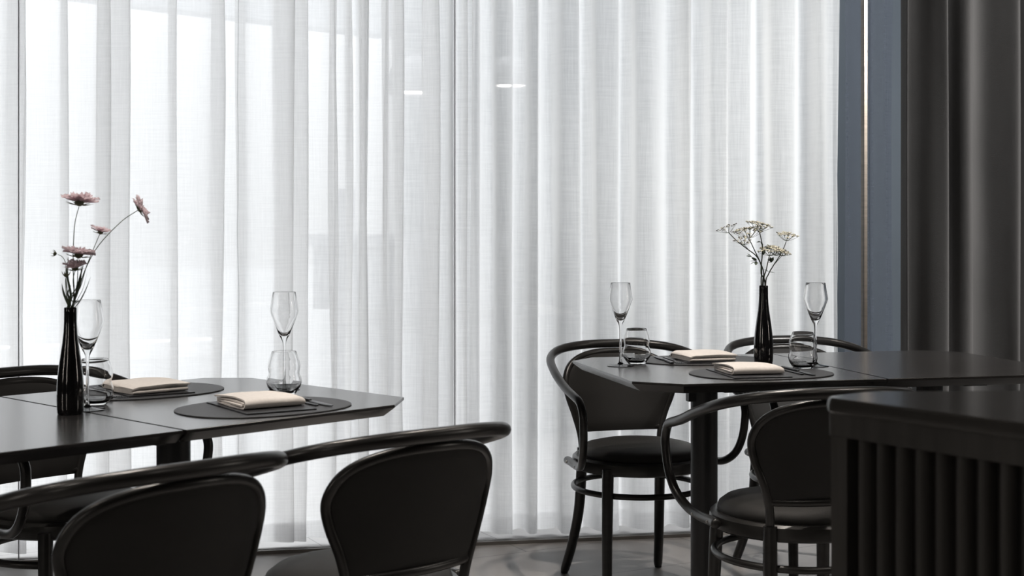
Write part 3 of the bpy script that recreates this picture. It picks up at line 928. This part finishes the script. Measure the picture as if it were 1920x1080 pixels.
def scabious(base, n, r, parent, seed, open_=0.35, petals=13, pm='petal'):
    rr = random.Random(seed)
    Q = rot_to(n)
    V, F = [], []
    for ring, (np_, rad, lift) in enumerate(((petals, r, open_ * 0.55), (petals - 4, r * 0.72, open_ * 0.85), (petals - 6, r * 0.42, open_ * 1.2))):
        for k_ in range(np_):
            a = 2 * math.pi * (k_ + rr.uniform(-0.25, 0.25)) / np_ + ring
            L_ = rad * rr.uniform(0.85, 1.1)
            wd = L_ * rr.uniform(0.30, 0.40)
            d = Vector((math.cos(a), math.sin(a), 0)); s = Vector((-math.sin(a), math.cos(a), 0))
            el = lift + rr.uniform(-0.2, 0.2)
            b0 = len(V)
            rows = 5
            for j in range(rows + 1):
                f = j / rows
                w_ = wd * math.sin(min(1, f * 1.1 + 0.12) * math.pi * 0.78) * (0.5 + 0.7 * f)
                c = d * (0.12 * r + L_ * f * math.cos(el)) + Vector((0, 0, 0.16 * r + L_ * math.sin(el) * f - 0.10 * L_ * f * f + ring * 0.07 * r))
                for q, g in enumerate((-1, -0.35, 0.35, 1)):
                    ruff = 0.10 * r * math.sin(q * 2.3 + k_ + f * 3) * f
                    jag = d * (0.12 * L_ * rr.uniform(-1, 1)) if j == rows else Vector()
                    V.append(Q @ (c + s * w_ * g + jag + Vector((0, 0, ruff))) + base)
            for j in range(rows):
                for q in range(3):
                    i0 = b0 + j * 4 + q
                    F.append((i0, i0 + 1, i0 + 5, i0 + 4))
    o = MB().add(V, F).build('petals', M[pm], parent, True, 180)
    md = o.modifiers.new('petal thickness', 'SOLIDIFY'); md.thickness = 0.0004
    cal = MB()
    cv, cf = lathe([(0, -0.10 * r), (0.12 * r, -0.07 * r), (0.24 * r, 0.04 * r), (0.30 * r, 0.18 * r), (0.20 * r, 0.30 * r), (0, 0.34 * r)], 14)
    cal.add([Q @ Vector(v) + base for v in cv], cf)
    for k_ in range(9):
        a = 2 * math.pi * k_ / 9 + 0.3
        d = Vector((math.cos(a), math.sin(a), 0))
        P = [d * 0.15 * r, d * 0.45 * r + Vector((0, 0, 0.02 * r)), d * 0.85 * r + Vector((0, 0, 0.12 * r))]
        tv, tf = tube(P, [0.035 * r, 0.05 * r, 0.008 * r], 6, n=3, squash=0.5)
        cal.add([Q @ v + base for v in tv], tf)
    cal.build('calyx', M['calyx'], parent)

def leaf_blade(P, wd, squash=0.12):
    n_ = len(P)
    return tube(P, [0.0008] + [wd * math.sin(math.pi * (i + 1) / n_) + 0.0006 for i in range(1, n_ - 1)] + [0.0003], 8, n=4, squash=squash)

def flower_thing(name, label, cat, group, loc):
    t = empty(name, loc)
    tag(t, label, cat, group)
    return t
FG = 'pink scabious stems in the left vase'
ins = Vector((0, 0, 0.10))
def stem(parent, pts, r0=0.0012, r1=0.0008, m='stem'):
    n_ = len(pts)
    if m == 'stemdark': r0 *= 1.45; r1 *= 1.35
    MB().add(*tube(pts, [r0 + (r1 - r0) * i / (n_ - 1) for i in range(n_)], 8, n=5)).build('stem', M[m], parent)

def throat(i):
    a = i * 1.05
    return Vector((0.006 * math.cos(a), 0.006 * math.sin(a), 0.2205)), Vector((0.003 * math.cos(a + 2.5), 0.003 * math.sin(a + 2.5), 0.06))
# tall straight
th, bt = throat(0)
t = flower_thing('scabious_flower', 'tallest pink scabious, standing upright above the left vase', 'flower', FG, VL)
stem(t, [bt, th, fl(139, 545), fl(137, 500, 0.0), fl(138, 450), fl(141, 415), fl(148, 388)])
scabious(fl(148.5, 384), (0.05, 0.12, 1), 0.034, t, 1, 0.85, 17)
# long right-leaning
th, bt = throat(1)
t = flower_thing('scabious_flower', 'pink scabious on the long stem leaning far right from the left vase', 'flower', FG, VL)
stem(t, [bt, th, fl(147, 545, 0.01), fl(160, 505, 0.015), fl(185, 460, 0.02), fl(228, 415, 0.03), fl(259, 394, 0.035)])
scabious(fl(260, 393, 0.035), (0.85, 0.05, 0.5), 0.027, t, 2, 0.38, 13)
# small pale
th, bt = throat(2)
t = flower_thing('scabious_flower', 'small pale pink scabious half way up, right of the upright stem', 'flower', FG, VL)
stem(t, [bt, th, fl(150, 540, -0.01), fl(162, 500, -0.01), fl(176, 465, -0.01), fl(187, 439, -0.01)], 0.001, 0.0007)
scabious(fl(188, 438, -0.01), (0.15, 0.1, 1), 0.020, t, 3, 0.85, 10)
# centre cluster
th, bt = throat(3)
t = flower_thing('scabious_flower', 'wide pink scabious in the middle of the left bunch', 'flower', FG, VL)
stem(t, [bt, th, fl(143, 540, -0.015), fl(146, 505, -0.02), fl(146, 484, -0.022)])
scabious(fl(147, 482, -0.022), (0.1, 0.1, 1), 0.032, t, 4, 0.7, 15)
th, bt = throat(4)
t = flower_thing('scabious_flower', 'drooping pink scabious lowest in the left bunch', 'flower', FG, VL)
stem(t, [bt, th, fl(138, 550, -0.012), fl(137, 525, -0.02), fl(141, 507, -0.024)])
scabious(fl(141, 506, -0.024), (0.0, -0.2, 1), 0.024, t, 5, 1.1, 11)
# buds
def bud(pt, n, r, parent, seed):
    Q = rot_to(n)
    m_ = MB()
    cv, cf = lathe([(0, -0.5 * r), (0.5 * r, -0.35 * r), (0.85 * r, 0.1 * r), (0.8 * r, 0.5 * r), (0.4 * r, 0.8 * r), (0, 0.9 * r)], 14)
    m_.add([Q @ Vector(v) + pt for v in cv], cf)
    for k_ in range(8):
        a = 2 * math.pi * k_ / 8
        d = Vector((math.cos(a), math.sin(a), 0))
        tv, tf = tube([d * 0.5 * r, d * 1.1 * r + Vector((0, 0, 0.5 * r)), d * 1.5 * r + Vector((0, 0, 1.5 * r))], [0.12 * r, 0.12 * r, 0.02 * r], 6, n=3)
        m_.add([Q @ v + pt for v in tv], tf)
    m_.build('bud', M['calyx'], parent)
th, bt = throat(5)
t = flower_thing('scabious_bud', 'green scabious bud arching out to the left of the left bunch', 'flower', FG, VL)
stem(t, [bt, th, fl(128, 560, 0.005), fl(124, 525, 0.005), fl(123, 495, 0.005), fl(117, 482, 0.005), fl(108, 477, 0.005)], 0.001, 0.0006)
bud(fl(104, 476, 0.005), (-1, 0, 0.25), 0.0052, t, 1)
th, bt = throat(6)
t = flower_thing('scabious_bud', 'spiky green seed head low at the left of the left bunch', 'flower', FG, VL)
stem(t, [bt, th, fl(126, 560, -0.008), fl(123, 528, -0.01), fl(124, 520, -0.01)], 0.001, 0.0008)
bud(fl(124, 517, -0.01), (0, 0, 1), 0.0062, t, 2)
# leaves
lv = [([(0, 0.002, 0.215), fl(126, 566, 0), fl(119, 548, 0.0), fl(116, 532, 0)], 0.0022), ([(0.004, 0.002, 0.215), fl(148, 567, 0), fl(160, 545, 0), fl(170, 519, 0)], 0.0030),
      ([(0.002, -0.003, 0.218), fl(140, 560, -0.01), fl(150, 520, -0.012), fl(158, 490, -0.012)], 0.0024), ([(-0.002, -0.003, 0.218), fl(133, 555, -0.01), fl(126, 515, -0.012), fl(128, 482, -0.012)], 0.0020),
      ([(0, 0.004, 0.218), fl(142, 555, 0.01), fl(150, 530, 0.014), fl(153, 497, 0.014)], 0.0022), ([(0.004, 0, 0.218), fl(146, 560, 0.006), fl(156, 540, 0.01), fl(163, 512, 0.01)], 0.0016),
      ([(-0.004, 0, 0.216), fl(131, 562, -0.004), fl(127, 550, -0.006), fl(133, 535, -0.006)], 0.0018)]
t = flower_thing('foliage_sprig', 'narrow green leaves rising from the mouth of the left vase', 'leaves', None, VL)
for P, wd in lv:
    MB().add(*leaf_blade([Vector(p) for p in P], wd)).build('leaf', M['leaf'], t)

# ------------------------------------------------------------------ white umbels (right vase)
def fr_(px, py, dy=0.0):
    y = VR.y + dy
    s = FOC / y
    return Vector(((px - 960) / s - VR.x, dy, EYE - (py - HOR) / s - TZ))
UG = 'white umbel stems in the right vase'
def umbel(parent, hub, n, r, seed, rays=12, dense=9, dark=0.35):
    rr = random.Random(seed)
    r *= 1.28; rays = int(rays * 1.25)
    Q = rot_to(n)
    rm, fm, sm_ = MB(), MB(), MB()
    for k_ in range(rays):
        a = 2.4 * k_
        q = math.sqrt((k_ + 0.5) / rays)
        tip = Vector((math.cos(a) * r * q, math.sin(a) * r * q, r * (0.62 - 0.22 * q * q) * rr.uniform(0.88, 1.1)))
        mid = tip * 0.5 + Vector((0, 0, -0.06 * r))
        tv, tf = tube([Vector((0, 0, 0)), mid, tip], [0.0005, 0.00045, 0.0004], 5, n=2)
        rm.add([Q @ v + hub for v in tv], tf)
        for j in range(dense):
            b = rr.uniform(0, 6.28); rad = r * 0.20 * math.sqrt(rr.random())
            p = tip + Vector((math.cos(b) * rad, math.sin(b) * rad, r * 0.13 + rr.uniform(-0.0012, 0.0012)))
            tv, tf = tube([tip, p], [0.00025, 0.00025], 4, n=1)
            rm.add([Q @ v + hub for v in tv], tf)
            s_ = rr.uniform(0.0014, 0.0024)
            tgt = sm_ if rr.random() < dark else fm
            cv, cf = lathe([(0, -0.6 * s_), (0.8 * s_, -0.3 * s_), (s_, 0.2 * s_), (0.5 * s_, 0.6 * s_), (0, 0.65 * s_)], 6)
            tgt.add([Q @ (Vector(v) + p) + hub for v in cv], cf)
    rm.build('umbel_rays', M['stem'], parent)
    o = fm.build('florets', M['floret'], parent); o['kind'] = 'stuff'
    if sm_.V:
        o = sm_.build('seed_tips', M['seed'], parent); o['kind'] = 'stuff'
def small_leaf(parent, pt, sc_, seed):
    rr = random.Random(seed)
    m_ = MB()
    for k_ in range(4):
        d = Vector((rr.uniform(-1, 1), rr.uniform(-0.6, 0.6), rr.uniform(-0.5, 0.9))).normalized()
        m_.add(*leaf_blade([pt, pt + d * sc_ * 0.7 + Vector((0, 0, 0.001)), pt + d * sc_ * 1.4], sc_ * 0.36, 0.2))
    m_.build('leaf', M['leaf'], parent)
def throatR(i):
    a = i * 1.3 + 0.5
    return Vector((0.006 * math.cos(a), 0.006 * math.sin(a), 0.2205)), Vector((0.003 * math.cos(a + 2.5), 0.003 * math.sin(a + 2.5), 0.06))
th, bt = throatR(2)
t = flower_thing('umbel_flower', 'umbel stem leaning furthest left, with a sparse dark-tipped head', 'flower', UG, VR)
stem(t, [bt, th, fr_(1428, 515), fr_(1427, 497), fr_(1418, 480), fr_(1400, 466), fr_(1382, 452), fr_(1370, 440), fr_(1366, 436)], 0.0014, 0.0009, 'stemdark')
umbel(t, fr_(1366, 437), (-0.35, -0.1, 0.95), 0.023, 3, 8, 4, 0.8)
MB().add(*tube([fr_(1405, 470), fr_(1398, 462, -0.01), fr_(1394, 458, -0.012)], [0.0009, 0.0008, 0.0007], 8, n=3)).build('side_stem', M['stemdark'], t)
umbel(t, fr_(1395, 459, -0.012), (-0.2, -0.4, 0.9), 0.021, 5, 10, 8, 0.55)
small_leaf(t, fr_(1410, 482), 0.013, 1); small_leaf(t, fr_(1418, 490), 0.014, 7)
th, bt = throatR(1)
t = flower_thing('umbel_flower', 'umbel stem in the middle with the broad head left of centre', 'flower', UG, VR)
stem(t, [bt, th, fr_(1432, 512, 0.01), fr_(1426, 493, 0.01), fr_(1416, 472, 0.01), fr_(1408, 455, 0.01), fr_(1404, 448, 0.01)], 0.0013, 0.0009, 'stemdark')
umbel(t, fr_(1404, 447, 0.01), (-0.12, -0.2, 1), 0.033, 11, 16, 10, 0.45)
th, bt = throatR(0)
t = flower_thing('umbel_flower', 'upright umbel stem carrying the highest flat white head', 'flower', UG, VR)
stem(t, [bt, th, fr_(1427, 512, -0.005), fr_(1429, 480, -0.005), fr_(1429, 458, -0.005), fr_(1424, 436, -0.005), fr_(1422, 433, -0.005)], 0.0014, 0.0009, 'stemdark')
umbel(t, fr_(1422, 434, -0.005), (0.25, -0.15, 1), 0.028, 21, 15, 10, 0.15)
small_leaf(t, fr_(1427, 454), 0.010, 3); small_leaf(t, fr_(1433, 468), 0.013, 9)
th, bt = throatR(3)
t = flower_thing('umbel_flower', 'umbel stem with the densest white head, right of the upright stem', 'flower', UG, VR)
stem(t, [bt, th, fr_(1437, 505, -0.01), fr_(1441, 486, -0.012), fr_(1443, 478, -0.012)], 0.0013, 0.0009, 'stemdark')
umbel(t, fr_(1444, 480, -0.012), (-0.1, -0.25, 1), 0.027, 31, 16, 11, 0.25)
umbel(t, fr_(1452, 479, 0.0), (0.35, -0.2, 1), 0.025, 33, 14, 11, 0.12)
small_leaf(t, fr_(1446, 492, -0.01), 0.012, 12)
th, bt = throatR(4)
t = flower_thing('umbel_flower', 'umbel stem leaning right with the small separate head', 'flower', UG, VR)
stem(t, [bt, th, fr_(1440, 516, 0.012), fr_(1450, 498, 0.015), fr_(1463, 478, 0.018), fr_(1470, 464, 0.02), fr_(1474, 453, 0.02)], 0.0013, 0.0008, 'stemdark')
umbel(t, fr_(1474, 452, 0.02), (0.08, -0.2, 1), 0.025, 41, 13, 9, 0.15)
MB().add(*tube([fr_(1450, 498, 0.015), fr_(1462, 484, 0.01), fr_(1468, 477, 0.005)], [0.0009, 0.0008, 0.0007], 8, n=3)).build('side_stem', M['stemdark'], t)
umbel(t, fr_(1465, 480, 0.005), (0.2, -0.3, 1), 0.019, 43, 12, 9, 0.2)
small_leaf(t, fr_(1442, 510, 0.01), 0.012, 14)

# ------------------------------------------------------------------ slatted counter, lower right
HB = 0.90
b0 = at(1541, 744, HB); b1 = at(1920, 794, HB); c1 = at(1622, 733.5, HB)
b0 = Vector((b0.x, b0.y)); b1 = Vector((b1.x, b1.y)); c1 = Vector((c1.x, c1.y))
fu = (b1 - b0).normalized()                 # along the slatted front, towards us
fn = Vector((-fu.y, fu.x))                  # into the counter body (right of the front, away from us)
if fn.y < 0: fn = -fn
far_dir = Vector((1.0, 0.045)).normalized()
LEN = 0.62
front_end = b0 + fu * LEN
back_end = c1 + far_dir * 0.75
side_end = Vector((back_end.x, front_end.y))
def rounded(poly, rads, n_=7):
    out = []
    L_ = len(poly)
    for i in range(L_):
        p0, p1, p2 = poly[i - 1], poly[i], poly[(i + 1) % L_]
        r_ = rads[i]
        if r_ <= 0: out.append((p1.x, p1.y)); continue
        a = p1 + (p0 - p1).normalized() * r_; c = p1 + (p2 - p1).normalized() * r_
        for k_ in range(n_ + 1):
            t_ = k_ / n_
            q = a * (1 - t_) ** 2 + p1 * 2 * t_ * (1 - t_) + c * t_ * t_
            out.append((q.x, q.y))
    return out
base = [b0, front_end, side_end, back_end, c1]
top = rounded(base, [0.022, 0.0, 0, 0, 0.03])
org = Vector((b0.x, b0.y, 0))
t = empty('slatted_counter', org)
def loc_(poly): return [(p[0] - org.x, p[1] - org.y) for p in poly]
tp = loc_(top)
MB().add(*prism([(inset(tp, 0.0035), HB - 0.021), (inset(tp, 0.0008), HB - 0.018), (tp, HB - 0.014), (tp, HB - 0.007), (inset(tp, 0.001), HB - 0.003), (inset(tp, 0.004), HB)])).build('worktop', M['bartop'], t, True, 30)
body = loc_(rounded([Vector(p) for p in inset(base, 0.006)], [0.006, 0, 0, 0, 0.01], 4))
MB().add(*prism([(body, HB - 0.052), (body, HB - 0.0215)])).build('apron', M['bar'], t, False)
inner = loc_(inset(base, 0.030))
MB().add(*prism([(inner, 0.0), (inner, HB - 0.052)])).build('carcass', M['bar'], t, False)
def along(s0, s1, d0, d1, z0, z1):
    A = b0 + fu * s0 + fn * d0; B = b0 + fu * s1 + fn * d0; Cc = b0 + fu * s1 + fn * d1; D = b0 + fu * s0 + fn * d1
    P = loc_([A, B, Cc, D])
    return prism([(P, z0), (P, z1)])
MB().add(*along(0.010, 0.038, 0.007, 0.0285, 0.0, HB - 0.0525)).build('corner_post', M['bar'], t, False)
MB().add(*along(0.0385, LEN, 0.007, 0.0285, 0.0, 0.07)).build('plinth', M['bar'], t, False)
s_ = 0.050
while s_ < LEN - 0.02:
    a0, a1 = s_, s_ + 0.019
    A = b0 + fu * a0 + fn * 0.0285; pts = []
    for k_ in range(9):
        f = k_ / 8
        ang = math.pi * f
        q = b0 + fu * (a0 + (a1 - a0) * f) + fn * (0.020 - 0.011 * math.sin(ang) ** 0.7)
        pts.append(q)
    poly = [b0 + fu * a0 + fn * 0.0295] + pts + [b0 + fu * a1 + fn * 0.0295]
    P = loc_(poly)
    MB().add(*prism([(P, 0.071), (P, HB - 0.053)])).build('slat', M['bar'], t, True, 50)
    s_ += 0.0315
tag(t, 'black counter with a polished top and vertical slats in the lower right corner', 'counter')
